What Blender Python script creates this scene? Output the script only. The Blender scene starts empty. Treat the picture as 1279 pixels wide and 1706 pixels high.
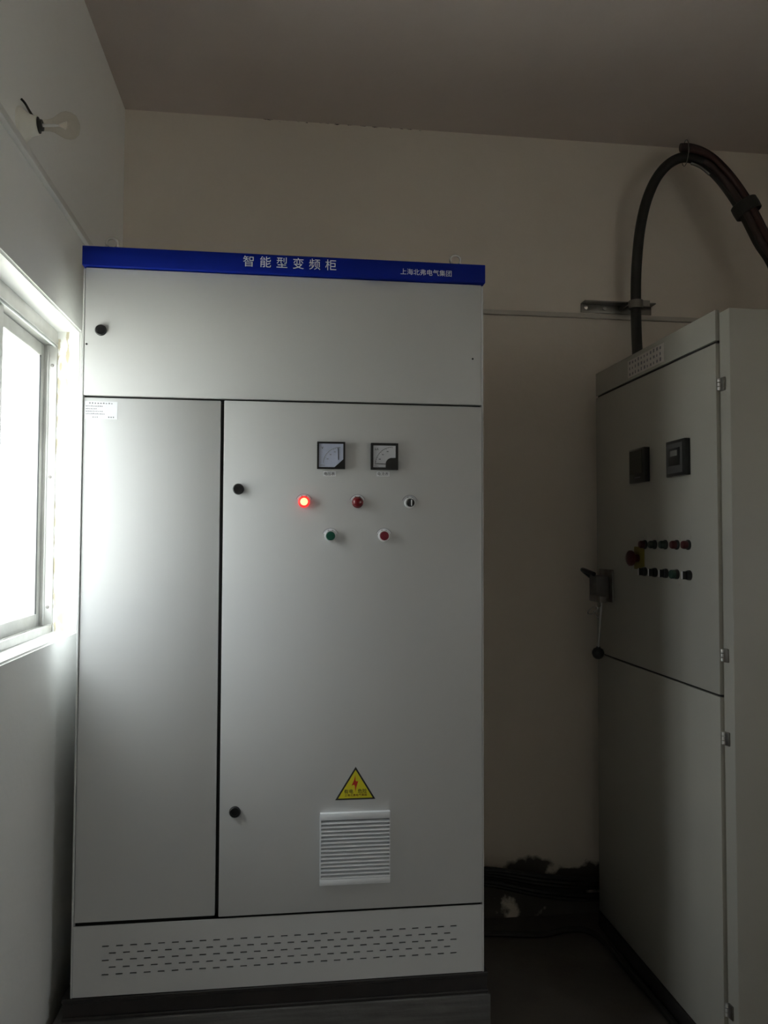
import bpy, bmesh, math, random
from mathutils import Vector, Matrix
random.seed(7)
scn = bpy.context.scene
C = scn.collection
PI = math.pi

# ------------------------------------------------------------------ camera
F_PX, CAM = 1296.21, Vector((0.59794, -2.34492, 1.29646))
YAW, PITCH, ROLL = 0.12402, 0.0382, 0.00368
dirv = Vector((math.sin(YAW)*math.cos(PITCH), math.cos(YAW)*math.cos(PITCH), math.sin(PITCH)))
r0 = Vector((math.cos(YAW), -math.sin(YAW), 0)); u0 = r0.cross(dirv)
rt = math.cos(ROLL)*r0 + math.sin(ROLL)*u0
up = -math.sin(ROLL)*r0 + math.cos(ROLL)*u0
cam_d = bpy.data.cameras.new('camera'); cam = bpy.data.objects.new('camera', cam_d); C.objects.link(cam)
cam_d.lens = F_PX/1706*36; cam_d.sensor_width = 36; cam_d.clip_start = 0.05
m = Matrix((rt, up, -dirv)).transposed().to_4x4(); m.translation = CAM
cam.matrix_world = m
scn.camera = cam

def hit(x, y, ax, v):
    """photo pixel -> point where its ray meets the plane axis=v"""
    k = dirv + rt*((x-639.5)/F_PX) - up*((y-853)/F_PX)
    return CAM + k*((v-CAM[ax])/k[ax])

# ------------------------------------------------------------------ light
wd = bpy.data.worlds.new('overcast_sky'); scn.world = wd; wd.use_nodes = True
wn_ = wd.node_tree; bg = wn_.nodes['Background']
bg.inputs[0].default_value = (0.92, 0.955, 1.0, 1)
# CIE overcast sky: three times as bright overhead as at the horizon
SKY_ZENITH = 17.5
wtc = wn_.nodes.new('ShaderNodeTexCoord'); wsp = wn_.nodes.new('ShaderNodeSeparateXYZ'); wmr = wn_.nodes.new('ShaderNodeMapRange')
wmr.inputs['From Min'].default_value = 0; wmr.inputs['From Max'].default_value = 1
wmr.inputs['To Min'].default_value = SKY_ZENITH/3; wmr.inputs['To Max'].default_value = SKY_ZENITH
wn_.links.new(wtc.outputs['Generated'], wsp.inputs[0]); wn_.links.new(wsp.outputs[2], wmr.inputs['Value']); wn_.links.new(wmr.outputs[0], bg.inputs[1])
vs = scn.view_settings
vs.view_transform = 'Standard'; vs.look = 'None'; vs.gamma = 1; vs.use_curve_mapping = False
vs.exposure = 0.0
scn.cycles.use_denoising = True
scn.cycles.max_bounces = 12; scn.cycles.diffuse_bounces = 8; scn.cycles.glossy_bounces = 4
scn.cycles.transparent_max_bounces = 16
scn.cycles.sample_clamp_indirect = 8

sun_d = bpy.data.lights.new('sun', 'SUN'); sun_d.energy = 30; sun_d.angle = .01; sun_d.color = (1, .93, .82)
sun = bpy.data.objects.new('sun', sun_d); C.objects.link(sun); sun.rotation_euler = (math.radians(-35), 0, 0)   # behind the building: lights only the ground outside

# room constants
XL, YB, XR, YF = -0.07, 0.867, 3.6, -4.2
ZF, ZC = -0.265, 3.053
WY0, WY1, WZ0, WZ1 = -0.47, 0.262, 1.006, 1.972     # window opening
WX = -0.142                                          # room side of the window frame

W2Y0, W2Y1, W2Z0, W2Z1 = -3.9, -2.65, 1.0, 2.0          # unseen window added in the opposite wall for fill light
def portal(loc, rot, sx, sy):
    pd = bpy.data.lights.new('window_light_portal', 'AREA'); pd.shape = 'RECTANGLE'
    pd.size = sx; pd.size_y = sy; pd.cycles.is_portal = True
    po = bpy.data.objects.new('window_light_portal', pd); C.objects.link(po)
    po.location = loc; po.rotation_euler = rot
portal((-0.23, (WY0+WY1)/2, (WZ0+WZ1)/2), (0, -PI/2, 0), WZ1-WZ0, WY1-WY0)
portal((XR+.16, (W2Y0+W2Y1)/2, (W2Z0+W2Z1)/2), (0, PI/2, 0), W2Z1-W2Z0, W2Y1-W2Y0)

# ------------------------------------------------------------------ materials
MATS = {}
def mat(name, col, rough=.5, metal=0, noise=None, bump=None, spec=None, emit=None, coat=0):
    if name in MATS: return MATS[name]
    mt = bpy.data.materials.new(name); mt.use_nodes = True
    nt = mt.node_tree; b = nt.nodes['Principled BSDF']
    b.inputs['Base Color'].default_value = (*col, 1)
    b.inputs['Roughness'].default_value = rough; b.inputs['Metallic'].default_value = metal
    if spec is not None: b.inputs['Specular IOR Level'].default_value = spec
    if coat: b.inputs['Coat Weight'].default_value = coat
    if emit:
        b.inputs['Emission Color'].default_value = (*emit[:3], 1); b.inputs['Emission Strength'].default_value = emit[3]
    tc = nt.nodes.new('ShaderNodeTexCoord')
    if noise:                      # (scale, second colour, detail, stretch)
        sc, c2 = noise[0], noise[1]
        n = nt.nodes.new('ShaderNodeTexNoise'); n.inputs['Scale'].default_value = sc
        n.inputs['Detail'].default_value = 6; n.inputs['Roughness'].default_value = .6
        src = tc.outputs['Object']
        if len(noise) > 2:
            mp = nt.nodes.new('ShaderNodeMapping'); mp.inputs['Scale'].default_value = noise[2]
            nt.links.new(src, mp.inputs[0]); src = mp.outputs[0]
        nt.links.new(src, n.inputs['Vector'])
        rp = nt.nodes.new('ShaderNodeValToRGB')
        rp.color_ramp.elements[0].position = .35; rp.color_ramp.elements[1].position = .65
        rp.color_ramp.elements[0].color = (*col, 1); rp.color_ramp.elements[1].color = (*c2, 1)
        nt.links.new(n.outputs['Fac'], rp.inputs['Fac']); nt.links.new(rp.outputs['Color'], b.inputs['Base Color'])
    if bump:                       # (scale, strength)
        n2 = nt.nodes.new('ShaderNodeTexNoise'); n2.inputs['Scale'].default_value = bump[0]; n2.inputs['Detail'].default_value = 5
        nt.links.new(tc.outputs['Object'], n2.inputs['Vector'])
        bp = nt.nodes.new('ShaderNodeBump'); bp.inputs['Strength'].default_value = bump[1]; bp.inputs['Distance'].default_value = .01
        nt.links.new(n2.outputs['Fac'], bp.inputs['Height']); nt.links.new(bp.outputs['Normal'], b.inputs['Normal'])
    MATS[name] = mt
    return mt

def stain(mt, zlo, zhi, scale, thr, col, axis=2, stretch=(1, 1, 1), lim=None):
    """blotchy dirt of its own shape between two heights of the wall (object coordinates = world)"""
    nt = mt.node_tree; b = nt.nodes['Principled BSDF']
    prev = b.inputs['Base Color'].links[0].from_socket
    tc = nt.nodes.new('ShaderNodeTexCoord'); sp = nt.nodes.new('ShaderNodeSeparateXYZ')
    nt.links.new(tc.outputs['Object'], sp.inputs[0])
    mr = nt.nodes.new('ShaderNodeMapRange'); mr.inputs['From Min'].default_value = zlo; mr.inputs['From Max'].default_value = zhi
    nt.links.new(sp.outputs[axis], mr.inputs['Value'])
    mp = nt.nodes.new('ShaderNodeMapping'); mp.inputs['Scale'].default_value = stretch
    nt.links.new(tc.outputs['Object'], mp.inputs[0])
    n = nt.nodes.new('ShaderNodeTexNoise'); n.inputs['Scale'].default_value = scale; n.inputs['Detail'].default_value = 7
    nt.links.new(mp.outputs[0], n.inputs['Vector'])
    mu = nt.nodes.new('ShaderNodeMath'); mu.operation = 'MULTIPLY'
    nt.links.new(mr.outputs[0], mu.inputs[0]); nt.links.new(n.outputs['Fac'], mu.inputs[1])
    last = mu.outputs[0]
    if lim:                        # (axis, from, to): only between these along the wall
        for a, lo, hi in lim:
            m2 = nt.nodes.new('ShaderNodeMapRange'); m2.inputs['From Min'].default_value = lo; m2.inputs['From Max'].default_value = hi
            nt.links.new(sp.outputs[a], m2.inputs['Value'])
            m3 = nt.nodes.new('ShaderNodeMath'); m3.operation = 'MULTIPLY'
            nt.links.new(last, m3.inputs[0]); nt.links.new(m2.outputs[0], m3.inputs[1]); last = m3.outputs[0]
    r = nt.nodes.new('ShaderNodeMapRange'); r.inputs['From Min'].default_value = thr; r.inputs['From Max'].default_value = thr+.06
    nt.links.new(last, r.inputs['Value'])
    mx = nt.nodes.new('ShaderNodeMix'); mx.data_type = 'RGBA'
    nt.links.new(r.outputs[0], mx.inputs[0]); nt.links.new(prev, mx.inputs[6]); mx.inputs[7].default_value = (*col, 1)
    nt.links.new(mx.outputs[2], b.inputs['Base Color'])

PLASTER = (.72, .655, .575)
M_wallL = mat('plaster_left', (.90, .90, .875), .5, noise=(1.6, (.875, .875, .85)), bump=(38, .12))
M_wallB = mat('plaster_back', PLASTER, .75, noise=(2.2, (.68, .615, .535)), bump=(30, .15))
stain(M_wallB, 3.01, 3.053, 40, .535, (.05, .045, .04), stretch=(1, 1, 2.5), lim=[(0, .25, .5), (0, 2.0, 1.1)])
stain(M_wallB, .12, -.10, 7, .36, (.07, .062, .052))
M_wallO = mat('plaster_other', PLASTER, .8, noise=(1.2, (.64, .60, .55)), bump=(30, .15))
M_ceil = mat('ceiling_paint', (.64, .565, .525), .85, noise=(1.3, (.58, .51, .475)), bump=(22, .15))
M_floor = mat('concrete_floor', (.10, .088, .075), .55, noise=(3.0, (.065, .056, .05)), bump=(25, .2))
M_ground = mat('outdoor_concrete', (.45, .45, .43), .9, noise=(.8, (.38, .38, .36)))
M_cab = mat('cabinet_enamel', (.565, .57, .565), .42, noise=(.9, (.55, .555, .55)), bump=(420, .035), spec=.4)
M_cabin = mat('cabinet_inside_shade', (.035, .035, .035), .8)  # interior shade put into the colour
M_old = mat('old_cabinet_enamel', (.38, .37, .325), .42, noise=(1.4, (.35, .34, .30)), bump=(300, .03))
M_blue = mat('blue_enamel', (.003, .016, .25), .55, spec=.12, noise=(2, (.003, .013, .22)))
M_print = mat('white_print', (.72, .74, .82), .5)
M_black = mat('black_plastic', (.012, .012, .012), .32, noise=(20, (.016, .016, .016)))
M_rubber = mat('black_rubber', (.010, .009, .008), .5, noise=(30, (.015, .014, .012)))
M_cable_br = mat('brown_cable_sheath', (.040, .022, .020), .55, noise=(14, (.028, .015, .014)))
M_tape = mat('black_tape', (.022, .02, .016), .5, noise=(60, (.012, .011, .009)), bump=(120, .3))
M_steel = mat('bright_steel', (.78, .77, .74), .25, .6)
M_dsteel = mat('dull_steel', (.34, .33, .31), .42, 1, noise=(25, (.24, .22, .2)))
M_alu = mat('aluminium', (.60, .60, .58), .42, .75, noise=(9, (.50, .50, .48), (1, 1, 1)), bump=(60, .05))
M_plinth = mat('plinth_grey', (.115, .11, .105), .6, noise=(5, (.07, .066, .062), (1, 1, 14)), bump=(40, .25))
M_channel = mat('black_channel', (.018, .016, .016), .55, noise=(10, (.026, .022, .02)))
M_white = mat('white_plastic', (.74, .76, .78), .42, noise=(6, (.71, .73, .75)))
M_trunk = mat('white_trunking', (.78, .77, .74), .45, noise=(5, (.73, .72, .69)))
M_paper = mat('paper_white', (.82, .83, .86), .6, noise=(40, (.78, .79, .82)))
M_ink = mat('black_ink', (.02, .02, .022), .6)
M_inkg = mat('grey_ink', (.20, .20, .22), .6)
M_dialV = mat('dial_bluish', (.52, .57, .72), .3, noise=(30, (.47, .52, .67)), coat=.5)
M_dialA = mat('dial_grey', (.56, .57, .60), .3, noise=(30, (.51, .52, .55)), coat=.3)
M_yellow = mat('warning_yellow', (.66, .60, .02), .45, noise=(30, (.60, .55, .02)))
M_red = mat('warning_red', (.50, .03, .015), .45)
M_redlens = mat('red_lens', (.20, .006, .012), .22, noise=(30, (.16, .005, .01)), coat=.4)
M_redlit = mat('lit_red_ring', (.6, .01, .01), .3, emit=(1.0, .03, .025, 1.1))
M_lit = mat('lit_lamp_core', (1, .4, .2), .3, emit=(1.0, .30, .14, 3.2))
M_redbtn = mat('red_button', (.22, .012, .03), .35, noise=(30, (.19, .01, .026)))
M_grnbtn = mat('green_button', (.006, .09, .055), .35, noise=(30, (.005, .075, .045)))
M_grnlens = mat('green_lens_unlit', (.006, .018, .012), .3)
M_yelplate = mat('yellow_plate', (.20, .17, .02), .5, noise=(30, (.17, .145, .015)))
M_chrome = mat('chrome', (.80, .80, .81), .3, .45)
M_porc = mat('bakelite_cream', (.86, .84, .76), .35, noise=(14, (.80, .78, .70)))

def glass_mat(name, tint=(1, 1, 1), gloss=.08):
    mt = bpy.data.materials.new(name); mt.use_nodes = True; nt = mt.node_tree
    out = nt.nodes['Material Output']; nt.nodes.remove(nt.nodes['Principled BSDF'])
    tr = nt.nodes.new('ShaderNodeBsdfTransparent'); tr.inputs[0].default_value = (*tint, 1)
    gl = nt.nodes.new('ShaderNodeBsdfGlossy'); gl.inputs['Roughness'].default_value = .03
    lw = nt.nodes.new('ShaderNodeLayerWeight'); lw.inputs[0].default_value = .5
    pw = nt.nodes.new('ShaderNodeMath'); pw.operation = 'POWER'; pw.inputs[1].default_value = 4
    ml = nt.nodes.new('ShaderNodeMath'); ml.operation = 'MULTIPLY_ADD'; ml.inputs[1].default_value = gloss; ml.inputs[2].default_value = .03
    mx = nt.nodes.new('ShaderNodeMixShader')
    nt.links.new(lw.outputs['Facing'], pw.inputs[0]); nt.links.new(pw.outputs[0], ml.inputs[0])
    nt.links.new(ml.outputs[0], mx.inputs[0]); nt.links.new(tr.outputs[0], mx.inputs[1]); nt.links.new(gl.outputs[0], mx.inputs[2])
    nt.links.new(mx.outputs[0], out.inputs[0])
    return mt
M_pane = glass_mat('window_glass', (.97, .99, .98), .4)
M_bulb = glass_mat('bulb_glass', (.93, .91, .87), .5)

# ------------------------------------------------------------------ helpers
ORG = {}
def bm_new(): return bmesh.new()
def box(bm, x0, x1, y0, y1, z0, z1, bev=0, seg=2):
    vs_ = [bm.verts.new(p) for p in ((x0,y0,z0),(x1,y0,z0),(x1,y1,z0),(x0,y1,z0),(x0,y0,z1),(x1,y0,z1),(x1,y1,z1),(x0,y1,z1))]
    fs = [bm.faces.new([vs_[i] for i in f]) for f in ((3,2,1,0),(4,5,6,7),(0,1,5,4),(1,2,6,5),(2,3,7,6),(3,0,4,7))]
    if bev:
        es = list({e for f in fs for e in f.edges})
        bmesh.ops.bevel(bm, geom=es, offset=bev, segments=seg, affect='EDGES', profile=.5)
    return bm
def lathe(bm, prof, o, ax, n=24):
    """revolve (r, h) pairs round the axis ax from o"""
    ax = Vector(ax).normalized(); a = ax.orthogonal().normalized(); b = ax.cross(a)
    rings = []
    for r, h in prof:
        if r < 1e-6: rings.append([bm.verts.new(Vector(o)+ax*h)])
        else: rings.append([bm.verts.new(Vector(o)+ax*h+(a*math.cos(2*PI*i/n)+b*math.sin(2*PI*i/n))*r) for i in range(n)])
    for p, q in zip(rings, rings[1:]):
        for i in range(n):
            j = (i+1) % n
            if len(p) == 1 and len(q) == 1: continue
            if len(p) == 1: bm.faces.new((p[0], q[i], q[j]))
            elif len(q) == 1: bm.faces.new((p[i], p[j], q[0]))
            else: bm.faces.new((p[i], p[j], q[j], q[i]))
    for rg, flip in ((rings[0], True), (rings[-1], False)):
        if len(rg) > 1: bm.faces.new(rg[::-1] if flip else rg)
    return bm
def spline(pts, n=8):
    P = [Vector(p) for p in pts]; P = [P[0]*2-P[1]]+P+[P[-1]*2-P[-2]]; out = []
    for i in range(1, len(P)-2):
        for k in range(n):
            t = k/n
            out.append(.5*((2*P[i])+(-P[i-1]+P[i+1])*t+(2*P[i-1]-5*P[i]+4*P[i+1]-P[i+2])*t*t+(-P[i-1]+3*P[i]-3*P[i+1]+P[i+2])*t**3))
    return out+[P[-2]]
def tube(bm, pts, r, n=12, closed=False):
    pts = [Vector(p) for p in pts]; N = len(pts); rings = []; nrm = None
    for i in range(N):
        t = (pts[(i+1) % N]-pts[i-1]) if closed or 0 < i < N-1 else (pts[1]-pts[0] if i == 0 else pts[-1]-pts[-2])
        t.normalize()
        nrm = t.orthogonal() if nrm is None else nrm-t*nrm.dot(t)
        nrm.normalize(); b = t.cross(nrm)
        rr = r[i] if isinstance(r, (list, tuple)) else r
        rings.append([bm.verts.new(pts[i]+(nrm*math.cos(2*PI*k/n)+b*math.sin(2*PI*k/n))*rr) for k in range(n)])
    for i in range(N if closed else N-1):
        p, q = rings[i], rings[(i+1) % N]
        for k in range(n): bm.faces.new((p[k], p[(k+1) % n], q[(k+1) % n], q[k]))
    if not closed: bm.faces.new(rings[0][::-1]); bm.faces.new(rings[-1])
    return bm
def prism(bm, poly, n):
    """extrude a closed planar loop of points along vector n"""
    a = [bm.verts.new(p) for p in poly]; b = [bm.verts.new(Vector(p)+Vector(n)) for p in poly]
    bm.faces.new(a); bm.faces.new(b[::-1]); L = len(a)
    for i in range(L): bm.faces.new((a[(i+1) % L], a[i], b[i], b[(i+1) % L]))
    return bm
def thing(name, label, cat, loc=(0, 0, 0), group=None):
    o = bpy.data.objects.new(name, None); C.objects.link(o); o.location = loc
    o.empty_display_size = .05
    o['label'] = label; o['category'] = cat
    if group: o['group'] = group
    ORG[o.name] = Vector(loc)
    return o
def obj(name, bm, mt, parent=None, smooth=True, label=None):
    """all meshes are given in world coordinates; stored relative to the thing they belong to"""
    org = ORG[parent.name] if parent else Vector((0, 0, 0))
    bmesh.ops.recalc_face_normals(bm, faces=bm.faces)
    if org.length: bmesh.ops.translate(bm, vec=-org, verts=bm.verts)
    me = bpy.data.meshes.new(name); bm.to_mesh(me); bm.free()
    if smooth:
        me.shade_smooth() if hasattr(me, 'shade_smooth') else None
        me.set_sharp_from_angle(angle=math.radians(35))
    me.materials.append(mt)
    o = bpy.data.objects.new(name, me); C.objects.link(o)
    if parent: o.parent = parent
    ORG[o.name] = org
    if label: o['label'] = label
    return o
def tag(o, label, cat, group=None):
    o['label'] = label; o['category'] = cat
    if group: o['group'] = group
    return o
def struct(name, bm, mt, label=None, parent=None):
    o = obj(name, bm, mt, parent, smooth=False); o['kind'] = 'structure'
    if label: o['label'] = label
    return o
def dup(o, parent, off):
    c = o.copy(); C.objects.link(c); c.parent = parent; c.location = Vector(o.location)+Vector(off); ORG[c.name] = ORG[o.name]
    return c
def text_bm(s, size, origin, u, v, space=1.0, depth=.0003, w=None):
    """lettering as a mesh; baseline start at origin, running along u, upright v; scaled to width w"""
    cu = bpy.data.curves.new('t', 'FONT'); cu.body = s; cu.size = size; cu.space_character = space; cu.extrude = depth/2; cu.resolution_u = 3
    to = bpy.data.objects.new('t', cu); C.objects.link(to)
    bpy.context.view_layer.update()
    me = bpy.data.meshes.new_from_object(to.evaluated_get(bpy.context.evaluated_depsgraph_get()))
    bpy.data.objects.remove(to); bpy.data.curves.remove(cu)
    bm = bmesh.new(); bm.from_mesh(me); bpy.data.meshes.remove(me)
    xs = [p.co.x for p in bm.verts]; ys = [p.co.y for p in bm.verts]
    x0, y0 = min(xs), min(ys); k = (w/(max(xs)-x0)) if w else 1
    U, V = Vector(u), Vector(v); Nn = U.cross(V)
    for p in bm.verts: p.co = Vector(origin)+U*((p.co.x-x0)*k)+V*((p.co.y-y0)*k)+Nn*p.co.z
    return bm
def marks(bm, x0, x1, z, h, y, n, fill=.6, jit=.3, ax='x'):
    """a row of small printed dabs, too blurred in the photo to be read"""
    p = (x1-x0)/n
    for i in range(n):
        w = abs(p)*fill*(1-jit*random.random()); a = x0+p*i; hh = h*(1-.4*random.random())
        if ax == 'x': box(bm, a, a+w, y-.0002, y, z, z+hh)
        else: box(bm, y-.0002, y, a-w, a, z, z+hh)

# ================================================================== the room
bm = bm_new(); box(bm, XL-.3, XR+.2, YF-.2, YB+.2, ZF-.15, ZF); struct('floor', bm, M_floor, 'dark concrete floor of the switch room')
bm = bm_new(); box(bm, XL-.3, XR+.2, YF-.2, YB+.2, ZC, ZC+.15); struct('ceiling', bm, M_ceil, 'dull brownish white plaster ceiling')
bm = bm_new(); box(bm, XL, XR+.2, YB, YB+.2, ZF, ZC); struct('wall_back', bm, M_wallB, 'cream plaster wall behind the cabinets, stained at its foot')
bm = bm_new()
for q in ((YF, W2Y0, ZF, ZC), (W2Y1, YB, ZF, ZC), (W2Y0, W2Y1, ZF, W2Z0), (W2Y0, W2Y1, W2Z1, ZC)): box(bm, XR, XR+.2, q[0], q[1], q[2], q[3])
struct('wall_right', bm, M_wallO, 'plain plaster wall with an opening for the added fill window')
bm = bm_new(); box(bm, XL, XR+.2, YF-.2, YF, ZF, ZC); struct('wall_front', bm, M_wallO, 'plain plaster wall behind the viewer')
# left wall with its window opening, one slab with a hole
bm = bm_new()
ys = [YF-.2, WY0, WY1, YB+.2]; zs = [ZF, WZ0, WZ1, ZC]; X0 = XL-.2
grid = {}
for i, y in enumerate(ys):
    for k, z in enumerate(zs):
        grid[i, k] = (bm.verts.new((XL, y, z)), bm.verts.new((X0, y, z)))
for i in range(3):
    for k in range(3):
        if (i, k) == (1, 1): continue
        for s in (0, 1): bm.faces.new([grid[a][s] for a in ((i, k), (i+1, k), (i+1, k+1), (i, k+1))])
def quad(a, b): bm.faces.new((grid[a][0], grid[b][0], grid[b][1], grid[a][1]))
for a, b in (((1,1),(2,1)), ((2,1),(2,2)), ((2,2),(1,2)), ((1,2),(1,1))): quad(a, b)
for i in range(3): quad((i, 0), (i+1, 0)); quad((i, 3), (i+1, 3))
for k in range(3): quad((0, k), (0, k+1)); quad((3, k), (3, k+1))
es = [e for e in bm.edges if all(abs(v.co.x-XL) < 1e-6 for v in e.verts) and
      all(WY0-1e-4 <= v.co.y <= WY1+1e-4 and WZ0-1e-4 <= v.co.z <= WZ1+1e-4 for v in e.verts)]
bmesh.ops.bevel(bm, geom=es, offset=.006, segments=3, affect='EDGES')
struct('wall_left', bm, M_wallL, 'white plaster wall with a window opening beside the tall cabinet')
stain(M_wallL, .235, .262, 34, .50, (.58, .52, .38), axis=1, stretch=(2, 1, .55), lim=[(0, -.085, -.11)])
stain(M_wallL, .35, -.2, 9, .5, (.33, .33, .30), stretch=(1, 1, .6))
bm = bm_new(); box(bm, -26, XL-.32, -26, 20, -.75, -.6); box(bm, XR+.22, 26, -26, 20, -.75, -.6); struct('ground_outside', bm, M_ground, 'pale ground outside the window')

# ---- window
wn = bpy.data.objects.new('window_1', None); C.objects.link(wn); wn.location = (WX, (WY0+WY1)/2, WZ0); ORG[wn.name] = Vector(wn.location)
wn['kind'] = 'structure'; wn['label'] = 'aluminium sliding window with overexposed daylight behind it'
XO = WX-.062
def wpart(name, a, mt=M_alu, bev=.0015, parent=wn):
    bm = bm_new(); box(bm, *a, bev=bev, seg=1); return obj(name, bm, mt, parent)
wpart('window_head', (XO, WX, WY0, WY1, WZ1-.046, WZ1))
wpart('track_lip', (WX-.008, WX-.004, WY0, WY1-.008, WZ1-.053, WZ1-.048), M_white, .0005)
wpart('window_jamb', (XO, WX, WY1-.008, WY1, WZ0, WZ1-.046))
wpart('window_jamb', (XO, WX, WY0, WY0+.008, WZ0, WZ1-.046))
j = wpart('jamb_rib', (WX-.030, WX-.024, WY1-.013, WY1-.008, WZ0+.02, WZ1-.046))
wpart('window_sill_track', (XO, WX-.012, WY0, WY1, WZ0, WZ0+.008))
wpart('sill_lip', (WX-.012, WX, WY0, WY1, WZ0, WZ0+.024))
wpart('sill_lip', (WX-.036, WX-.030, WY0, WY1-.008, WZ0+.008, WZ0+.02))
for zz in (1.86, 1.50, 1.085):
    bm = bm_new(); lathe(bm, [(.0055, 0), (.005, .002), (0, .003)], (WX-.014, WY1-.008, zz), (0, -1, 0), 10)
    obj('screw', bm, M_dsteel, wn)
YM = -.20
def sash(y0, y1, x0, x1):
    z0, z1 = WZ0+.010, WZ1-.048
    bm = bm_new(); box(bm, x0, x1, y1-.034, y1, z0, z1, bev=.002, seg=1); s = obj('sash_stile', bm, M_alu, wn)
    bm = bm_new(); box(bm, x0, x1, y0, y0+.034, z0, z1, bev=.002, seg=1); obj('sash_stile', bm, M_alu, wn)
    bm = bm_new(); box(bm, x0, x1, y0+.034, y1-.034, z1-.04, z1, bev=.002, seg=1); obj('sash_rail', bm, M_alu, wn)
    bm = bm_new(); box(bm, x0, x1, y0+.034, y1-.034, z0, z0+.05, bev=.002, seg=1); obj('sash_rail', bm, M_alu, wn)
    bm = bm_new(); box(bm, x1-.003, x1+.001, y1-.038, y1-.034, z0+.05, z1-.04); obj('glazing_bead', bm, M_black, wn)
    bm = bm_new(); box(bm, (x0+x1)/2-.002, (x0+x1)/2+.002, y0+.034, y1-.034, z0+.05, z1-.04)
    obj('pane', bm, M_pane, wn, smooth=False)
sash(YM-.02, WY1-.010, WX-.058, WX-.038)
sash(WY0+.010, YM+.02, WX-.030, WX-.014)

w2 = bpy.data.objects.new('added_window', None); C.objects.link(w2); w2.location = (XR+.12, (W2Y0+W2Y1)/2, W2Z0); ORG[w2.name] = Vector(w2.location)  # added out of view to let in dim daylight from this side
w2['kind'] = 'structure'; w2['label'] = 'unseen aluminium window added in the wall opposite for fill light'
ym = (W2Y0+W2Y1)/2
for nm, q in (('window_jamb', (W2Y0, W2Y0+.05, W2Z0, W2Z1)), ('window_jamb', (W2Y1-.05, W2Y1, W2Z0, W2Z1)), ('window_mullion', (ym-.03, ym+.03, W2Z0+.05, W2Z1-.05)),
              ('window_head', (W2Y0+.05, W2Y1-.05, W2Z1-.05, W2Z1)), ('window_sill', (W2Y0+.05, W2Y1-.05, W2Z0, W2Z0+.05))):
    bm = bm_new(); box(bm, XR+.09, XR+.14, q[0], q[1], q[2], q[3], bev=.002, seg=1); obj(nm, bm, M_alu, w2)
for a, b in ((W2Y0+.05, ym-.03), (ym+.03, W2Y1-.05)):
    bm = bm_new(); box(bm, XR+.113, XR+.117, a, b, W2Z0+.05, W2Z1-.05); obj('pane', bm, M_pane, w2, smooth=False)

# ---- trunking on the walls (runs round the corner)
ZT = 2.278
bm = bm_new(); box(bm, XL, XL+.016, -3.4, YB-.0005, ZT-.011, ZT+.011, bev=.002)
tag(obj('cable_trunking', bm, M_trunk), 'white plastic cable trunking along the wall above the window', 'trunking')
bm = bm_new(); box(bm, XL+.017, 2.62, YB-.014, YB, ZT-.010, ZT+.010, bev=.002)
tag(obj('cable_trunking', bm, mat('painted_trunking', (.55, .51, .46), .6, noise=(6, (.50, .46, .41)))), 'cream cable trunking along the back wall below the cable bracket', 'trunking')

# ================================================================== tall variable-frequency cabinet
W, H = 1.2, 2.145
cab = thing('control_cabinet', 'tall light grey electrical control cabinet with a blue header and white lettering', 'cabinet', (W/2, .3, 0))
cb = lambda n, b, mt=M_cab, p=cab, **k: obj(n, b, mt, p, **k)
bm = bm_new(); box(bm, 0, W, .022, .62, 0, H, bev=.003); cb('body', bm)
for a, b in ((0, .0055), (W-.0055, W)):
    bm = bm_new(); box(bm, a, b, .0, .022, .0, H-.05, bev=.0012, seg=1); cb('corner_post', bm)
ZG = 1.718; XG = .4045; YD = .0
# dark rubber gasket lines seen at the bottom of the joints
bm = bm_new(); box(bm, .006, W-.006, .0195, .0222, ZG-.012, ZG+.012); cb('gasket', bm, M_rubber)
bm = bm_new(); box(bm, XG-.014, XG+.014, .0195, .0222, .19, ZG-.0125); cb('gasket', bm, M_rubber)
bm = bm_new(); box(bm, .006, W-.006, .0195, .0222, .186, .2162); 
cb('gasket', bm, M_rubber)

def lock(parent, x, z, y=YD):
    bm = bm_new(); lathe(bm, [(.0165, 0), (.0165, .003), (.0145, .0045), (.0145, .008), (.0135, .0095), (.009, .0095), (.009, .0075), (0, .0075)], (x, y, z), (0, -1, 0), 24)
    l = cb('lock', bm, M_black, parent)
    bm = bm_new(); box(bm, x-.0012, x+.0012, y-.0085, y-.0074, z-.006, z+.006); cb('key_slot', bm, M_dsteel, l) if parent is cab else None
    return l
bm = bm_new(); box(bm, .0062, W-.0062, YD, .0195, ZG+.0032, 2.098, bev=.002); ud = cb('upper_door', bm)
bm = bm_new(); box(bm, .0062, XG-.0055, YD+.004, .0195, .2075, ZG-.0032, bev=.002); lp = cb('side_panel', bm)
bm = bm_new(); box(bm, XG+.0055, W-.0062, YD-.003, .0195, .2065, ZG-.0032, bev=.002); md = cb('main_door', bm)
lock(ud, .052, 1.913); lock(md, .454, 1.451, YD-.003); lock(md, .454, .506, YD-.003)
for px, pz in ((1.166, 1.865), (.0125, 1.871)):
    bm = bm_new(); lathe(bm, [(.0032, 0), (.003, .001), (0, .0012)], (px, YD, pz), (0, -1, 0), 10); cb('screw', bm, M_black, ud)
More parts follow.
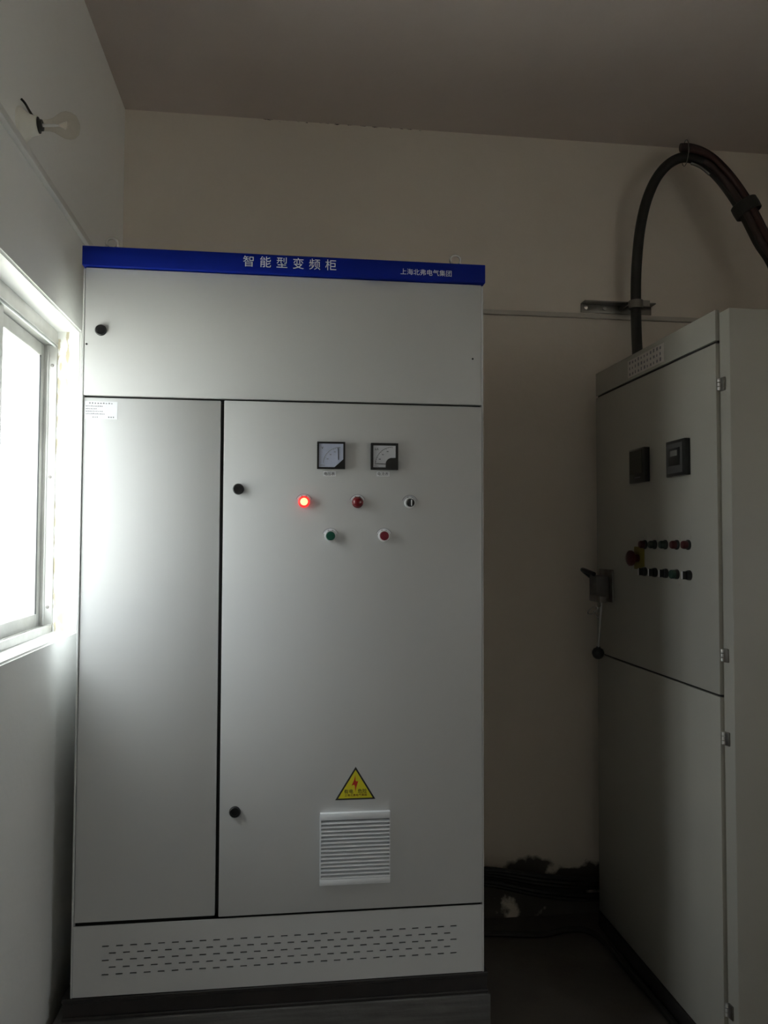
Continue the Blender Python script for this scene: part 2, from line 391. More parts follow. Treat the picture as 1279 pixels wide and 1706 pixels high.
# header
bm = bm_new(); box(bm, -.001, W+.003, -.014, .0215, 2.1005, 2.1575, bev=.0015); hd = cb('header', bm, M_blue, label='blue enamelled header strip')
a = hit(405, 446, 1, -.0145); b = hit(560, 452, 1, -.0145)
bm = text_bm('智能型变频柜', .03, (a.x, -.0145, 2.1175), (1, 0, 0), (0, 0, 1), space=1.75, w=b.x-a.x)
cb('lettering', bm, M_print, hd, smooth=False, label='large white lettering')
a = hit(667, 460, 1, -.0145); b = hit(752, 462, 1, -.0145)
bm = text_bm('上海北弗电气集团', .02, (a.x, -.0145, 2.1155), (1, 0, 0), (0, 0, 1), w=b.x-a.x)
cb('lettering', bm, M_print, hd, smooth=False, label='small white lettering')
# lifting eyes
for ex in (.073, 1.118):
    bm = bm_new(); lathe(bm, [(.018, 0), (.018, .006), (.009, .007), (.008, .022)], (ex, .03, H), (0, 0, 1), 16)
    cx = Vector((ex, .03, H+.038)); n = 24
    tube(bm, [cx+Vector((math.cos(2*PI*i/n)*.0165, 0, math.sin(2*PI*i/n)*.0165)) for i in range(n)], .0042, 8, True)
    cb('lifting_eye', bm, M_steel, label='steel lifting eye bolt')
# slotted base panel: real slots through the sheet
bm = bm_new()
x0, x1, z0, z1 = .0062, W-.0062, .002, .1995
sw, sh, pitch = .019, .0036, .0389
rows = []
for rI in range(5):
    zc = .1405-.0198*rI
    rows.append((zc, [(.085+pitch*i+(pitch/2 if rI % 2 else 0)) for i in range(27-(rI % 2))]))
zs_ = [z0]
for zc, _ in rows[::-1]: zs_ += [zc-sh/2, zc+sh/2]
zs_.append(z1)
for k in range(len(zs_)-1):
    za, zb = zs_[k], zs_[k+1]
    holes = []
    if k % 2 == 1: holes = rows[4-(k//2)][1]
    cur = x0
    spans = []
    for hx in holes: spans.append((cur, hx)); cur = hx+sw
    spans.append((cur, x1))
    for sa, sb in spans: box(bm, sa, sb, YD, YD+.0025, za, zb)
bmesh.ops.remove_doubles(bm, verts=bm.verts, dist=1e-5)
cb('base_panel', bm, smooth=False, label='base panel with five rows of short ventilation slots')
bm = bm_new(); box(bm, .0062, W-.0062, .016, .0215, .004, .1855); cb('interior_shade_sheet', bm, M_cabin)  # dark sheet behind the slots, its colour stands for the shaded interior
# paper nameplate
bm = bm_new(); box(bm, .010, .102, YD+.0036, YD+.004, 1.652, 1.704); npl = cb('nameplate', bm, M_paper, label='small white paper nameplate with blurred printing')
bm = bm_new(); marks(bm, .022, .092, 1.6965, .0042, YD+.0036, 9, .55)
for k, (xa, xb, n) in enumerate(((.013, .062, 10), (.013, .045, 7), (.013, .062, 10), (.013, .068, 11))): marks(bm, xa, xb, 1.688-k*.0075, .0034, YD+.0036, n, .7)
marks(bm, .032, .05, 1.656, .0036, YD+.0036, 3); marks(bm, .076, .096, 1.656, .004, YD+.0036, 3)
cb('printing', bm, M_inkg, npl, smooth=False)

Y2 = YD-.003                      # main door surface
# panel meters
def arc_band(bm, cx, cz, r0_, r1_, a0, a1, y, n=28):
    P = []
    for i in range(n+1):
        t = math.radians(a0+(a1-a0)*i/n); P.append((t,))
    vs1 = [bm.verts.new((cx+r0_*math.cos(t[0]), y, cz+r0_*math.sin(t[0]))) for t in P]
    vs2 = [bm.verts.new((cx+r1_*math.cos(t[0]), y, cz+r1_*math.sin(t[0]))) for t in P]
    for i in range(n): bm.faces.new((vs1[i], vs1[i+1], vs2[i+1], vs2[i]))
def meter(name, x0, x1, z0, z1, kind, label):
    yb = Y2; yf = Y2-.014
    bz = .0055
    bm = bm_new(); box(bm, x0, x1, yf+.003, yb, z0, z1, bev=.0015)
    mt_ = cb(name, bm, M_black, label=label)
    bm = bm_new()
    for a in ((x0, x1, z1-bz, z1), (x0, x1, z0, z0+bz), (x0, x0+bz, z0+bz, z1-bz), (x1-bz, x1, z0+bz, z1-bz)): box(bm, a[0], a[1], yf, yf+.0035, a[2], a[3])
    cb('bezel', bm, M_black, mt_)
    if kind == 'V': d = .004
    else: d = bz+.002
    yd = yf+.0026
    bm = bm_new(); box(bm, x0+d, x1-d, yd, yd+.0008, z0+d, z1-d); cb('dial', bm, M_dialV if kind == 'V' else M_dialA, mt_)
    # scale: arc, ticks, unit, figures
    bm = bm_new(); cx, cz = (x1-.016, z0+.016); R1 = .049 if kind == 'V' else .053
    arc_band(bm, cx, cz, R1, R1+.0011, 92 if kind == 'A' else 88, 178, yd-.0002)
    for i in range(13):
        t = math.radians(92+86*i/12); L = .004 if i % 3 == 0 else .0022
        for rr in (R1-L,):
            p = Vector((math.cos(t), 0, math.sin(t))); q = Vector((-p.z, 0, p.x))*.00035
            o_ = Vector((cx, yd-.0002, cz))
            bm.faces.new([bm.verts.new(o_+p*rr-q), bm.verts.new(o_+p*rr+q), bm.verts.new(o_+p*R1+q), bm.verts.new(o_+p*R1-q)])
    for ang in (112, 135, 158):
        t = math.radians(ang); p = Vector((cx+math.cos(t)*(R1-.010), 0, cz+math.sin(t)*(R1-.010)))
        marks(bm, p.x-.003, p.x+.003, p.z-.0015, .003, yd, 3, .75, 0)
    marks(bm, x0+.010, x0+.024, z0+.010, .0022, yd, 5, .7)
    if kind == 'A':
        box(bm, x0+.012, x1-.034, yd-.0003, yd-.0001, z0+.0165, z0+.0178)
    cb('scale', bm, M_inkg if kind == 'V' else M_ink, mt_, smooth=False)
    bm = text_bm('V' if kind == 'V' else 'kA', .012, (x0+.0125, yd-.0003, z1-.022), (1, 0, 0), (0, 0, 1), w=.006 if kind == 'V' else .011)
    cb('unit_lettering', bm, M_ink, mt_, smooth=False)
    # black corner cover
    bm = bm_new(); yc = yf-.0006
    if kind == 'V': poly = [(x1-.001, yc, z0+.001), (x1-.001, yc, z0+.034), (x1-.037, yc, z0+.001)]
    else:
        poly = [(x1-.001, yc, z0+.001), (x1-.001, yc, z0+.036)]
        poly += [(x1-.020+.018*math.cos(math.radians(t))*1.0, yc, z0+.018+.018*math.sin(math.radians(t))) for t in range(80, 181, 10)]
        poly += [(x1-.038, yc, z0+.001)]
    prism(bm, poly, (0, .0045, 0)); cb('corner_cover', bm, M_black, mt_)
    # pointer: hairline standing on the dial
    bm = bm_new()
    if kind == 'V':
        tube(bm, [(x1-.020, yd-.001, z0+.028), (x1-.0215, yd-.001, z1-.018)], .0009, 6)
    else:
        tube(bm, [(cx-.012, yd-.001, cz+.0015), (cx-.050, yd-.001, cz+.003)], .0006, 6)
    cb('pointer', bm, M_ink, mt_)
    return mt_
meter('voltmeter', .686, .770, 1.514, 1.596, 'V', 'square black voltmeter with a bluish dial')
meter('ammeter', .848, .931, 1.514, 1.595, 'A', 'square black ammeter with a grey dial and rounded corner cover')
for x0, x1, z0, s in ((.705, .743, 1.4935, '电压表'), (.867, .906, 1.495, '电流表')):
    bm = bm_new(); box(bm, x0, x1, Y2-.0008, Y2, z0, z0+.0145); t = cb('label_strip', bm, M_paper)
    bm = text_bm(s, .012, (x0+.003, Y2-.001, z0+.002), (1, 0, 0), (0, 0, 1), w=x1-x0-.006); cb('lettering', bm, M_ink, t, smooth=False)

def name_arc(parent, x, z, y, mt=M_paper):
    bm = bm_new(); n = 16
    ro, ri = .0245, .0125; zc = z-.001
    pts = [(x+ro*math.cos(math.radians(a)), y, zc+ro*math.sin(math.radians(a))) for a in [22+136*i/n for i in range(n+1)]]
    pts += [(x+ri*math.cos(math.radians(a)), y, zc+ri*math.sin(math.radians(a))) for a in [158-136*i/n for i in range(n+1)]]
    for i in range(n):
        q = [pts[i], pts[i+1], pts[2*n-i], pts[2*n+1-i]]
        prism(bm, q, (0, -.0012, 0))
    bmesh.ops.remove_doubles(bm, verts=bm.verts, dist=1e-6)
    a = cb('name_arc', bm, mt, parent, smooth=False)
    bm = bm_new()
    cx_, cz_ = x, zc
    arc_band(bm, cx_, cz_, ro-.0008, ro+.0006, 20, 160, y-.0013)
    for ang in (70, 110):
        p = (x+.0185*math.cos(math.radians(ang)), zc+.0185*math.sin(math.radians(ang)))
        box(bm, p[0]-.0022, p[0]+.0022, y-.0016, y-.0011, p[1]-.0022, p[1]+.0022)
    return a, bm
def control(kind, x, z, label):
    y = Y2; AX = (0, -1, 0)
    bm = bm_new()
    if kind in ('lamp_lit', 'lamp'):
        lathe(bm, [(.0172, 0), (.0172, .006), (.0155, .008), (.0145, .008), (.0145, .004), (0, .004)], (x, y, z), AX, 28)
        o = cb('indicator_lamp', bm, M_redlit if kind == 'lamp_lit' else M_redlens, label=label)
        bm = bm_new()
        if kind == 'lamp_lit':
            lathe(bm, [(.0144, .004), (.0144, .011), (.0135, .014), (.0112, .0165)], (x, y, z), AX, 28); l = cb('lens', bm, M_redlit, o)
            bm = bm_new(); lathe(bm, [(.0112, .0166), (.0105, .0178), (.006, .0192), (0, .0196)], (x, y, z), AX, 28); cb('lamp_core', bm, M_lit, o)
        else:
            lathe(bm, [(.0144, .004), (.0144, .013), (.0135, .0165), (.010, .0195), (.005, .021), (0, .0215)], (x, y, z), AX, 28); cb('lens', bm, M_redlens, o)
    elif kind in ('red', 'green'):
        lathe(bm, [(.0178, 0), (.0178, .003), (.0168, .012), (.0158, .0138), (.0138, .0138), (.0135, .010), (0, .010)], (x, y, z), AX, 28)
        o = cb('push_button', bm, M_chrome, label=label)
        bm = bm_new(); lathe(bm, [(.0134, .010), (.0134, .0145), (.0125, .0158), (0, .0162)], (x, y, z), AX, 28)
        cb('button_cap', bm, M_redbtn if kind == 'red' else M_grnbtn, o)
    else:
        lathe(bm, [(.0175, 0), (.0175, .004), (.0165, .011), (.0155, .0125), (.0128, .0125), (.0125, .010), (0, .010)], (x, y, z), AX, 28)
        o = cb('selector_switch', bm, M_chrome, label=label)
        bm = bm_new(); lathe(bm, [(.0124, .010), (.0124, .0145), (.0115, .0155), (0, .0155)], (x, y, z), AX, 28); k = cb('knob', bm, M_black, o)
        bm = bm_new(); box(bm, x-.0045, x+.0045, y-.024, y-.0155, z-.0115, z+.0115, bev=.0015); cb('grip', bm, M_black, o)
        bm = bm_new(); box(bm, x-.0003, x+.0030, y-.0246, y-.0238, z-.0095, z+.0085); cb('grip_line', bm, M_white, o)
    a, mb = name_arc(o, x, z, y, M_dialA if kind == 'selector' else M_paper)
    cb('printing', mb, M_inkg, o, smooth=False)
    return o
control('lamp_lit', .648, 1.415, 'red indicator lamp, lit')
control('lamp', .809, 1.415, 'dark red indicator lamp, unlit')
control('selector', .969, 1.415, 'black rotary selector switch with chrome ring')
control('green', .728, 1.313, 'green push button with chrome ring')
control('red', .890, 1.314, 'dark red push button with chrome ring')

# warning triangle sticker
T = [Vector((.747, 0, .5285)), Vector((.867, 0, .5285)), Vector((.8075, 0, .625))]
cen = sum(T, Vector())/3
def tri(k, y): return [Vector((cen.x+(p.x-cen.x)*k, y, cen.z+(p.z-cen.z)*k)) for p in T]
bm = bm_new(); prism(bm, tri(1, Y2), (0, -.0006, 0)); ws = cb('warning_sign', bm, M_ink, smooth=False, label='yellow triangular electric shock warning sticker with black border')
bm = bm_new(); prism(bm, tri(.86, Y2-.0006), (0, -.0003, 0)); cb('yellow_field', bm, M_yellow, ws, smooth=False)
def wp(px, py): p = hit(px, py, 1, Y2-.0009); return (p.x, Y2-.0009, p.z)
zx, zy = lambda X: 550+X*85/1279, lambda Y: 1270+Y*70/1053
bolt = [(628, 315), (632, 455), (655, 480), (702, 470), (648, 640), (626, 750), (618, 600), (600, 560), (535, 582), (596, 450)]
bm = bm_new(); prism(bm, [wp(zx(a), zy(b)) for a, b in bolt], (0, -.0003, 0)); cb('lightning_bolt', bm, M_red, ws, smooth=False)
for s, xa, xb, yb in (('有电', 345, 575, 790), ('危险', 690, 915, 775)):
    a, b = wp(zx(xa), zy(yb)), wp(zx(xb), zy(yb))
    bm = text_bm(s, .02, (a[0], Y2-.0011, a[2]), (1, 0, 0), (0, 0, 1), w=b[0]-a[0]); cb('lettering', bm, M_ink, ws, smooth=False)
a, b = wp(zx(360), zy(862)), wp(zx(915), zy(835))
bm = text_bm('上海北弗电气集团', .006, (a[0], Y2-.0011, a[2]), (1, 0, 0), (0, 0, 1), space=1.15, w=b[0]-a[0]); cb('lettering', bm, mat('dark_red_print', (.16, .03, .01), .5), ws, smooth=False)

# ventilation grille
gx0, gx1, gz0, gz1 = .702, .911, .2845, .4945
bm = bm_new(); box(bm, gx0, gx1, Y2-.003, Y2, gz0, gz1, bev=.001)
gr = cb('vent_grille', bm, M_white, label='white plastic ventilation grille with horizontal louvres')
bm = bm_new(); box(bm, gx0, gx1, Y2-.013, Y2-.003, gz1-.021, gz1, bev=.002); cb('grille_rim', bm, M_white, gr)
bm = bm_new(); box(bm, gx0, gx1, Y2-.013, Y2-.003, gz0, gz0+.019, bev=.002); cb('grille_rim', bm, M_white, gr)
bm = bm_new(); box(bm, gx0, gx0+.0035, Y2-.013, Y2-.003, gz0+.019, gz1-.021); cb('grille_rim', bm, M_white, gr)
bm = bm_new(); box(bm, gx1-.0025, gx1, Y2-.010, Y2-.003, gz0+.019, gz1-.021); cb('grille_rim', bm, M_white, gr)
bm = bm_new(); box(bm, gx0+.004, gx1-.003, Y2-.0036, Y2-.0030, gz0+.019, gz1-.021); cb('filter_mat', bm, mat('filter_grey', (.05, .05, .055), .9, noise=(120, (.035, .035, .04))), gr)
NS = 15; sp = (gz1-.021-(gz0+.019))/NS
bm = bm_new(); zz = gz0+.019
prism(bm, [(gx0+.0035, Y2-.0036, zz+.0072), (gx0+.0035, Y2-.0128, zz+.0040), (gx0+.0035, Y2-.0128, zz+.0002), (gx0+.0035, Y2-.0112, zz+.0002), (gx0+.0035, Y2-.0036, zz+.0058)], (gx1-gx0-.0062, 0, 0))
s0 = cb('slat', bm, M_white, gr, smooth=False)
for i in range(1, NS): dup(s0, gr, (0, 0, sp*i))

# black steel channel and grey plinth under the cabinet
bm = bm_new()
box(bm, -.022, 1.212, -.004, .60, -.012, 0, bev=.002, seg=1); box(bm, -.020, 1.210, .004, .59, -.052, -.012); box(bm, -.022, 1.212, -.004, .60, -.062, -.052, bev=.002, seg=1)
tag(obj('base_channel', bm, M_channel), 'black steel channel frame directly under the tall cabinet', 'base frame')
bm = bm_new(); box(bm, -.045, 1.218, -.010, .62, ZF, -.062, bev=.004)
tag(obj('plinth', bm, M_plinth), 'dark grey streaked plinth carrying the tall cabinet', 'plinth')

# ================================================================== older cabinet by the right
XD, XP = 1.874, 1.888
yn, yfar, zt = -.215, .752, 2.0
oc = thing('old_control_cabinet', 'older dim beige grey control cabinet with two doors and a rotary handle', 'cabinet', (2.2, .27, ZF))
ob = lambda n, b, mt=M_old, p=oc, **k: obj(n, b, mt, p, **k)
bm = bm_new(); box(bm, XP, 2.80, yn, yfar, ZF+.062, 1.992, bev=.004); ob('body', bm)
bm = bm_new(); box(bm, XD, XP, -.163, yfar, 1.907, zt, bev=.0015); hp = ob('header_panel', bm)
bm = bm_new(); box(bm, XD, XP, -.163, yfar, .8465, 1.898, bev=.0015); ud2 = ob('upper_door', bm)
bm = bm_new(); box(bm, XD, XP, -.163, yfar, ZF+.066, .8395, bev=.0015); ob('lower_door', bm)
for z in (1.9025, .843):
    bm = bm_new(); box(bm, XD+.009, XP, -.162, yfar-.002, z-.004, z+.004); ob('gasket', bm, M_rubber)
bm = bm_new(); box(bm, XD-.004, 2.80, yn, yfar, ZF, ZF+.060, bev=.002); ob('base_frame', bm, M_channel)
for z in (1.771, .965, .722, -.061):
    bm = bm_new(); box(bm, XP-.006, XP, -.192, -.170, z-.020, z+.020, bev=.0015); h = ob('hinge', bm, M_dsteel, label='small steel hinge')
    bm = bm_new()
    for k in (-1, 0, 1): lathe(bm, [(.0, -.006), (.0052, -.005), (.0052, .005), (0, .006)], (XP-.008, -.170, z+k*.0125), (0, 0, 1), 10)
    ob('knuckle', bm, M_steel, h)
# lifting eye at the rear corner
bm = bm_new(); lathe(bm, [(.014, 0), (.014, .012), (.008, .016), (0, .018)], (1.90, .69, zt-.006), (0, 0, 1), 14); ob('lifting_eye', bm, M_dsteel)
# paper notice
bm = bm_new(); box(bm, XD-.0006, XD, .158, .442, 1.917, 1.982); nt_ = ob('paper_notice', bm, mat('old_paper', (.62, .59, .56), .7, noise=(30, (.56, .53, .5))), smooth=False, label='white paper notice with blurred printing')
bm = bm_new()
for k in range(3): marks(bm, .430, .165, 1.966-.021*k, .013, XD-.0006, 11, .5, .4, ax='y')
for v in bm.verts: pass
ob('printing', bm, M_inkg, nt_, smooth=False)
# panel instruments
bm = bm_new(); box(bm, XD-.022, XD, .270, .392, 1.514, 1.637, bev=.002); d1 = ob('display_unit', bm, M_black, label='dark panel display unit')
bm = bm_new(); box(bm, XD-.0235, XD-.0222, .285, .385, 1.545, 1.630); ob('screen', bm, mat('dark_screen', (.008, .012, .008), .15), d1)
bm = bm_new(); box(bm, XD-.0235, XD-.0222, .300, .345, 1.530, 1.533); ob('badge', bm, M_inkg, d1)
bm = bm_new(); box(bm, XD-.020, XD, -.010, .114, 1.514, 1.632, bev=.002); d2 = ob('panel_meter', bm, M_black, label='dark square panel meter with a pale screen')
bm = bm_new(); box(bm, XD-.0212, XD-.0202, .004, .104, 1.524, 1.622); f2 = ob('faceplate', bm, mat('meter_grey', (.075, .075, .075), .5), d2)
bm = bm_new(); box(bm, XD-.0235, XD-.0214, .018, .090, 1.548, 1.606, bev=.001); ob('inner_frame', bm, M_black, d2)
bm = bm_new(); box(bm, XD-.0243, XD-.0236, .032, .078, 1.580, 1.598); ob('screen', bm, mat('lcd_pale', (.17, .17, .16), .3), d2)
AX = (-1, 0, 0)
def olamp(y, z, mt, label):
    bm = bm_new(); lathe(bm, [(.0165, 0), (.0165, .005), (.0145, .007), (.0145, .007)], (XD, y, z), AX, 20); o = ob('indicator_lamp', bm, M_black, label=label)
    bm = bm_new(); lathe(bm, [(.0135, .007), (.0135, .019), (.011, .023), (0, .0245)], (XD, y, z), AX, 20); ob('lens', bm, mt, o)
    bm = bm_new(); box(bm, XD-.001, XD, y-.016, y+.016, z+.020, z+.030); ob('name_plate', bm, M_old, o)
M_oldred = mat('old_red_lens', (.055, .006, .008), .35)
for y, mt, lb in ((.311, M_oldred, 'dark red indicator lamp'), (.237, M_grnlens, 'dark green indicator lamp'), (.159, M_grnlens, 'dark green indicator lamp'), (.081, M_oldred, 'dark red indicator lamp'), (.008, M_oldred, 'dark red indicator lamp')): olamp(y, 1.290, mt, lb)
for y, k in ((.313, 's'), (.235, 's'), (.157, 's'), (.083, 'g'), (.003, 's')):
    z = 1.193
    bm = bm_new(); lathe(bm, [(.0165, 0), (.0165, .006), (.0150, .011), (.0150, .011)], (XD, y, z), AX, 20); o = ob('selector_switch' if k == 's' else 'push_button', bm, M_black)
    bm = bm_new()
    if k == 's':
        box(bm, XD-.026, XD-.011, y-.004, y+.004, z-.013, z+.013, bev=.0015); ob('grip', bm, M_black, o)
        bm = bm_new(); box(bm, XD-.0268, XD-.0258, y-.0028, y+.0028, z-.012, z+.012); ob('grip_line', bm, M_white, o)
    else:
        lathe(bm, [(.0150, .011), (.0150, .022), (.0135, .024), (0, .0245)], (XD, y, z), AX, 20); ob('button_cap', bm, mat('old_green_button', (.008, .04, .028), .4), o)
        bm = bm_new(); box(bm, XD-.001, XD, y-.016, y+.016, z-.036, z-.030); ob('name_plate', bm, M_old, o)
# emergency stop
bm = bm_new(); box(bm, XD-.003, XD, .318, .398, 1.200, 1.282, bev=.001); es_ = ob('emergency_stop', bm, M_yelplate, label='red mushroom emergency stop on a yellow plate')
bm = bm_new(); lathe(bm, [(.014, .003), (.014, .022), (.026, .024), (.029, .030), (.028, .037), (.02, .043), (0, .045)], (XD, .364, 1.24), AX, 24); ob('mushroom_head', bm, M_oldred, es_)
# rotary door mechanism with rod and ball knob
hx = 1.80
bm = bm_new(); box(bm, XD-.006, XD, .585, .72, 1.06, 1.19, bev=.003); dm = ob('switch_handle', bm, M_dsteel, label='grey interlock mechanism with a hanging steel rod')
bm = bm_new(); box(bm, XD-.060, XD-.006, .615, .69, 1.072, 1.165, bev=.006); ob('mechanism_housing', bm, mat('grey_casting', (.13, .12, .115), .55, noise=(20, (.09, .085, .08))), dm)
bm = bm_new(); tube(bm, spline([(XD-.03, .72, 1.15), (XD-.062, .74, 1.18), (XD-.082, .69, 1.185), (XD-.075, .60, 1.172)], 5), .009, 8); ob('lever', bm, M_black, dm)
pA = hit(1002, 1000, 0, hx); pB = hit(996.5, 1080, 0, hx)
bm = bm_new(); box(bm, hx-.012, XD-.058, pA.y-.012, pA.y+.095, 1.066, 1.092, bev=.003); ob('rod_bracket', bm, M_dsteel, dm)
bm = bm_new(); tube(bm, [pA, pB], .0042, 10); ob('rod', bm, M_steel, dm)
pK = hit(996, 1088, 0, hx)
bm = bm_new(); lathe(bm, [(.0, -.024), (.010, -.022), (.018, -.016), (.0235, -.004), (.0235, .005), (.018, .016), (.009, .021), (.007, .026)], pK, (pA-pB), 20); ob('ball_knob', bm, M_black, dm)
# key hanging beside the rod
kc = hit(987, 1017, 0, 1.79)
ky = thing('key', 'bright steel key hanging by the rod of the older cabinet', 'key', kc)
kb = bm_new(); n = 20
ax1 = (hit(1000, 1008, 0, 1.79)-hit(978, 1022, 0, 1.79))/2; ax2 = (hit(983, 1010, 0, 1.79)-hit(991, 1023, 0, 1.79))/2
tube(kb, [kc+ax1*math.cos(2*PI*i/n)*.72+ax2*math.sin(2*PI*i/n)*.62 for i in range(n)], .0028, 6, True); obj('bow', kb, M_steel, ky)
k1 = hit(989, 1019, 0, 1.79); k2 = hit(996, 1030, 0, 1.79)
kb = bm_new(); tube(kb, [k1, k2], .002, 6); box(kb, k2.x-.001, k2.x+.001, k2.y-.006, k2.y+.003, k2.z-.002, k2.z+.006); obj('blade', kb, M_steel, ky)
kb = bm_new(); tube(kb, [kc+ax1*.6, hit(1001, 1009, 0, 1.795)], .0013, 5); obj('cord', kb, M_rubber, ky)

M_galv = mat('galvanised_steel', (.26, .25, .23), .42, .8, noise=(18, (.20, .19, .17)))
# ================================================================== heavy cables
cpx = [(1063, 628, .69), (1062, 600, .715), (1060, 555, .75), (1059, 515, .775), (1059, 470, .775), (1061, 430, .77), (1066, 382, .76), (1076, 337, .75), (1092, 299, .74), (1114, 273, .73), (1140, 262, .72), (1168, 270, .70), (1193, 291, .68), (1217, 321, .66), (1240, 358, .64), (1263, 403, .62), (1290, 450, .60), (1310, 530, .58), (1320, 600, .56), (1322, 655, .56)]
P = [hit(a, b, 1, y) for a, b, y in cpx]
P = P[:-3]
e = P[-1]
P += [Vector((e.x+.045, e.y-.02, e.z-.26)), Vector((e.x+.055, e.y-.025, 2.10)), Vector((e.x+.055, e.y-.025, 1.993))]
P[0] = Vector((P[1].x, P[1].y, 1.993))
path = spline(P, 6); path[-2] = Vector((path[-1].x, path[-1].y, path[-2].z)); path[1] = Vector((path[0].x, path[0].y, path[1].z))
bm = bm_new(); tube(bm, path, .0215, 16)
tag(obj('power_cable', bm, M_rubber), 'thick black power cable arching up from the top of the older cabinet', 'cable')
# brown cables laced to the falling part of the arch, each beside the black one
def frame(i):
    t = (path[min(i+1, len(path)-1)]-path[max(i-1, 0)]).normalized()
    B = Vector((0, -1, 0)); B = (B-t*B.dot(t)).normalized()       # towards the room
    N = t.cross(B); N = N if N.x+N.z > 0 else -N                  # outer side of the arch
    return t, N, B
def near(px, py):
    q = hit(px, py, 1, .70); return min(range(len(path)), key=lambda i: (path[i].x-q.x)**2+(path[i].z-q.z)**2)
def brown(n_, b_, r, px, py, label, mt=M_cable_br):
    Q = []
    for i in range(near(px, py), len(path)):
        t, N, B = frame(i); Q.append(path[i]+N*n_+B*b_)
    Q[-1].z = 1.993; Q[-2] = Vector((Q[-1].x, Q[-1].y, Q[-2].z))
    bm = bm_new(); tube(bm, Q, r, 12)
    tag(obj('brown_cable', bm, mt), label, 'cable')
brown(.0408, .0036, .0180, 1140, 262, 'brown sheathed cable tied along the top of the black cable arch')
brown(-.0152, .0326, .0130, 1178, 268, 'thin dark brown cable tied below the black cable arch')
brown(.0169, .0318, .0130, 1150, 258, 'reddish brown cable running between the other tied cables of the arch', mat('red_brown_sheath', (.06, .025, .022), .5, noise=(14, (.045, .018, .016))))
def band(i, R, w, L, mt, name, label, cat):
    t, N, B = frame(i); c = path[i]+N*.012+B*.012; n = 28
    prof = [(R, -L), (R, L), (R+w, L*.9), (R+w*1.4, 0), (R+w, -L*.9)]
    bm = bm_new(); rings = []
    for r_, h in prof: rings.append([bm.verts.new(c+t*h+(N*math.cos(2*PI*k/n)+B*math.sin(2*PI*k/n))*r_) for k in range(n)])
    for p_, q_ in zip(rings, rings[1:]+rings[:1]):
        for k in range(n): bm.faces.new((p_[k], p_[(k+1) % n], q_[(k+1) % n], q_[k]))
    return tag(obj(name, bm, mt), label, cat)
band(near(1246, 350), .0500, .003, .028, M_tape, 'tape_wrap', 'black tape binding round the tied cables', 'tape')
band(near(1146, 258), .0500, .002, .0018, M_galv, 'wire_tie', 'thin steel wire tie round the top of the cable arch', 'wire tie')
i0 = near(1156, 260)
lq = [path[i]-frame(i)[1]*.030+frame(i)[2]*.010 for i in range(i0, near(1200, 288))]
bm = bm_new(); tube(bm, lq, .0065, 8)
tag(obj('cable_sleeve', bm, M_galv), 'short grey metal sleeve under the cable arch', 'cable sleeve')

# wall bracket with clamp round the black cable
zbk = 2.318
wb = thing('cable_bracket', 'galvanised steel wall bracket clamping the black cable above the trunking', 'bracket', (2.02, YB, zbk))
bm = bm_new(); box(bm, 1.855, 2.175, YB-.006, YB, zbk-.024, zbk+.016, bev=.001); box(bm, 1.855, 2.175, YB-.050, YB-.006, zbk+.011, zbk+.016); obj('angle_bar', bm, M_galv, wb)
pc = hit(1059, 512, 1, .775)
n = 20
bm = bm_new()
ring = [(math.cos(PI*2*i/n), math.sin(PI*2*i/n)) for i in range(n)]
for i in range(n):
    j = (i+1) % n
    q = [(pc.x+.0245*ring[i][0], pc.y+.0245*ring[i][1], zbk-.026), (pc.x+.0290*ring[i][0], pc.y+.0290*ring[i][1], zbk-.026), (pc.x+.0290*ring[j][0], pc.y+.0290*ring[j][1], zbk-.026), (pc.x+.0245*ring[j][0], pc.y+.0245*ring[j][1], zbk-.026)]
    prism(bm, q, (0, 0, .034))
obj('clamp', bm, M_galv, wb)
for s in (-1, 1):
    bm = bm_new(); box(bm, pc.x+s*.0325-.004, pc.x+s*.0325+.004, pc.y-.004, YB-.0065, zbk-.010, zbk+.002); obj('clamp_leg', bm, M_galv, wb)
bm = bm_new(); box(bm, pc.x+.029, pc.x+.060, pc.y-.006, pc.y+.004, zbk-.016, zbk+.010); obj('clamp_ear', bm, M_galv, wb)
for x in (1.875, 1.96):
    bm = bm_new(); lathe(bm, [(.009, 0), (.009, .007), (0, .008)], (x, YB-.006, zbk-.005), (0, -1, 0), 6); obj('bolt', bm, M_steel, wb)

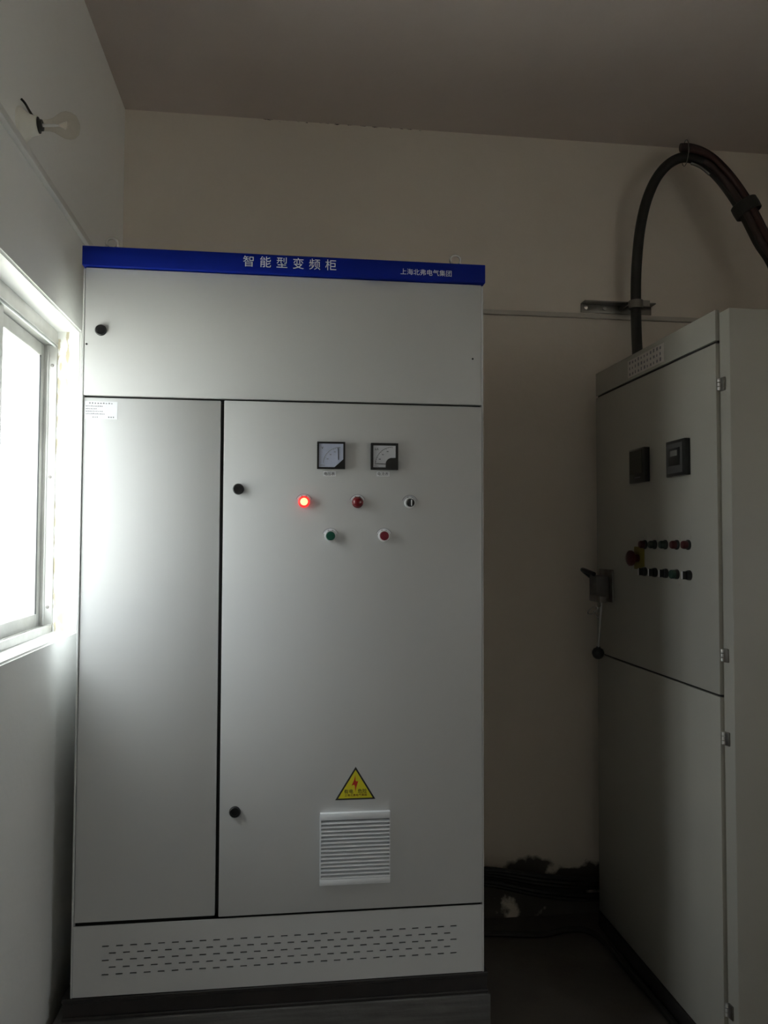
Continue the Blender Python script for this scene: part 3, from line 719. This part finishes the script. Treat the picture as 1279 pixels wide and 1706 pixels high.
# low cables between the two cabinets
for i in range(5):
    za = -.012-.016*i; ye = .70+.014*(i % 3)
    q = [(1.02, ye+.02, za-.012), (1.20, ye+.01, za-.004), (1.40, ye, za), (1.62, ye-.005, za-.035-.004*i), (1.80, ye+.005, za-.062-.005*i), (1.95, ye+.03, za-.075-.005*i), (2.2, ye+.04, za-.08-.005*i)]
    q = [(x, y+.045, z) for x, y, z in q]
    bm = bm_new(); tube(bm, spline(q, 6), .0105, 10)
    tag(obj('low_cable', bm, M_rubber), ('topmost of', 'second from the top of', 'middle one of', 'second from the bottom of', 'lowest of')[i]+' the black cables slung between the two cabinets', 'cable', 'cables slung between the two cabinets')
q = [(.9, .72, ZF+.012), (1.3, .73, ZF+.012), (1.45, .715, ZF+.012), (1.605, .69, ZF+.012), (1.72, .715, ZF+.012), (1.80, .70, ZF+.012), (1.835, .62, ZF+.012), (1.84, .45, ZF+.012), (1.85, .1, ZF+.012), (1.845, -.3, ZF+.012), (1.85, -.9, ZF+.012)]
bm = bm_new(); tube(bm, spline(q, 8), .012, 10)
tag(obj('floor_cable', bm, M_rubber), 'black cable lying on the floor along the base of the older cabinet', 'cable')

# ================================================================== bare bulb on the left wall
bz_, by_ = 2.338, -.34
lb = thing('wall_lamp', 'bare clear light bulb in a cream holder fixed above the trunking', 'lamp', (XL, by_, bz_))
bm = bm_new(); lathe(bm, [(.044, 0), (.044, .005), (.038, .009), (.027, .022), (.023, .034), (.023, .042), (.020, .0425), (.020, .034)], (XL, by_, bz_-.004), (1, 0, .05), 28); obj('lamp_holder', bm, M_porc, lb)
AXB = (1, 0, .06)
bm = bm_new(); lathe(bm, [(.0195, .036), (.0195, .044), (.014, .046), (.0135, .052)], (XL, by_, bz_-.004), AXB, 20); bc = obj('bulb_cap', bm, M_rubber, lb)
bm = bm_new(); lathe(bm, [(.0132, .050), (.0135, .066), (.0165, .078), (.024, .090), (.0305, .102), (.0325, .113), (.030, .125), (.022, .135), (.011, .140), (0, .141)], (XL, by_, bz_-.004), AXB, 28)
gb = obj('bulb_glass', bm, M_bulb, lb)
bm = bm_new(); o_ = Vector((XL, by_, bz_-.004)); A_ = Vector(AXB).normalized()
lathe(bm, [(.004, .050), (.0035, .080), (.0015, .092)], o_, A_, 10)
for s in (-1, 1): tube(bm, [o_+A_*.085, o_+A_*.108+Vector((0, s*.003, s*.012))], .0006, 5)
tube(bm, [o_+A_*.108+Vector((0, -.003, -.012)), o_+A_*.111, o_+A_*.108+Vector((0, .003, .012))], .0006, 5)
obj('filament_stem', bm, M_white, gb)
bm = bm_new(); tube(bm, spline([(XL+.002, by_-.01, bz_+.058), (XL+.010, by_-.004, bz_+.05), (XL+.018, by_+.002, bz_+.036), (XL+.026, by_+.004, bz_+.024), (XL+.034, by_+.004, bz_+.016)], 6), .003, 8); obj('supply_wire', bm, M_rubber, lb)
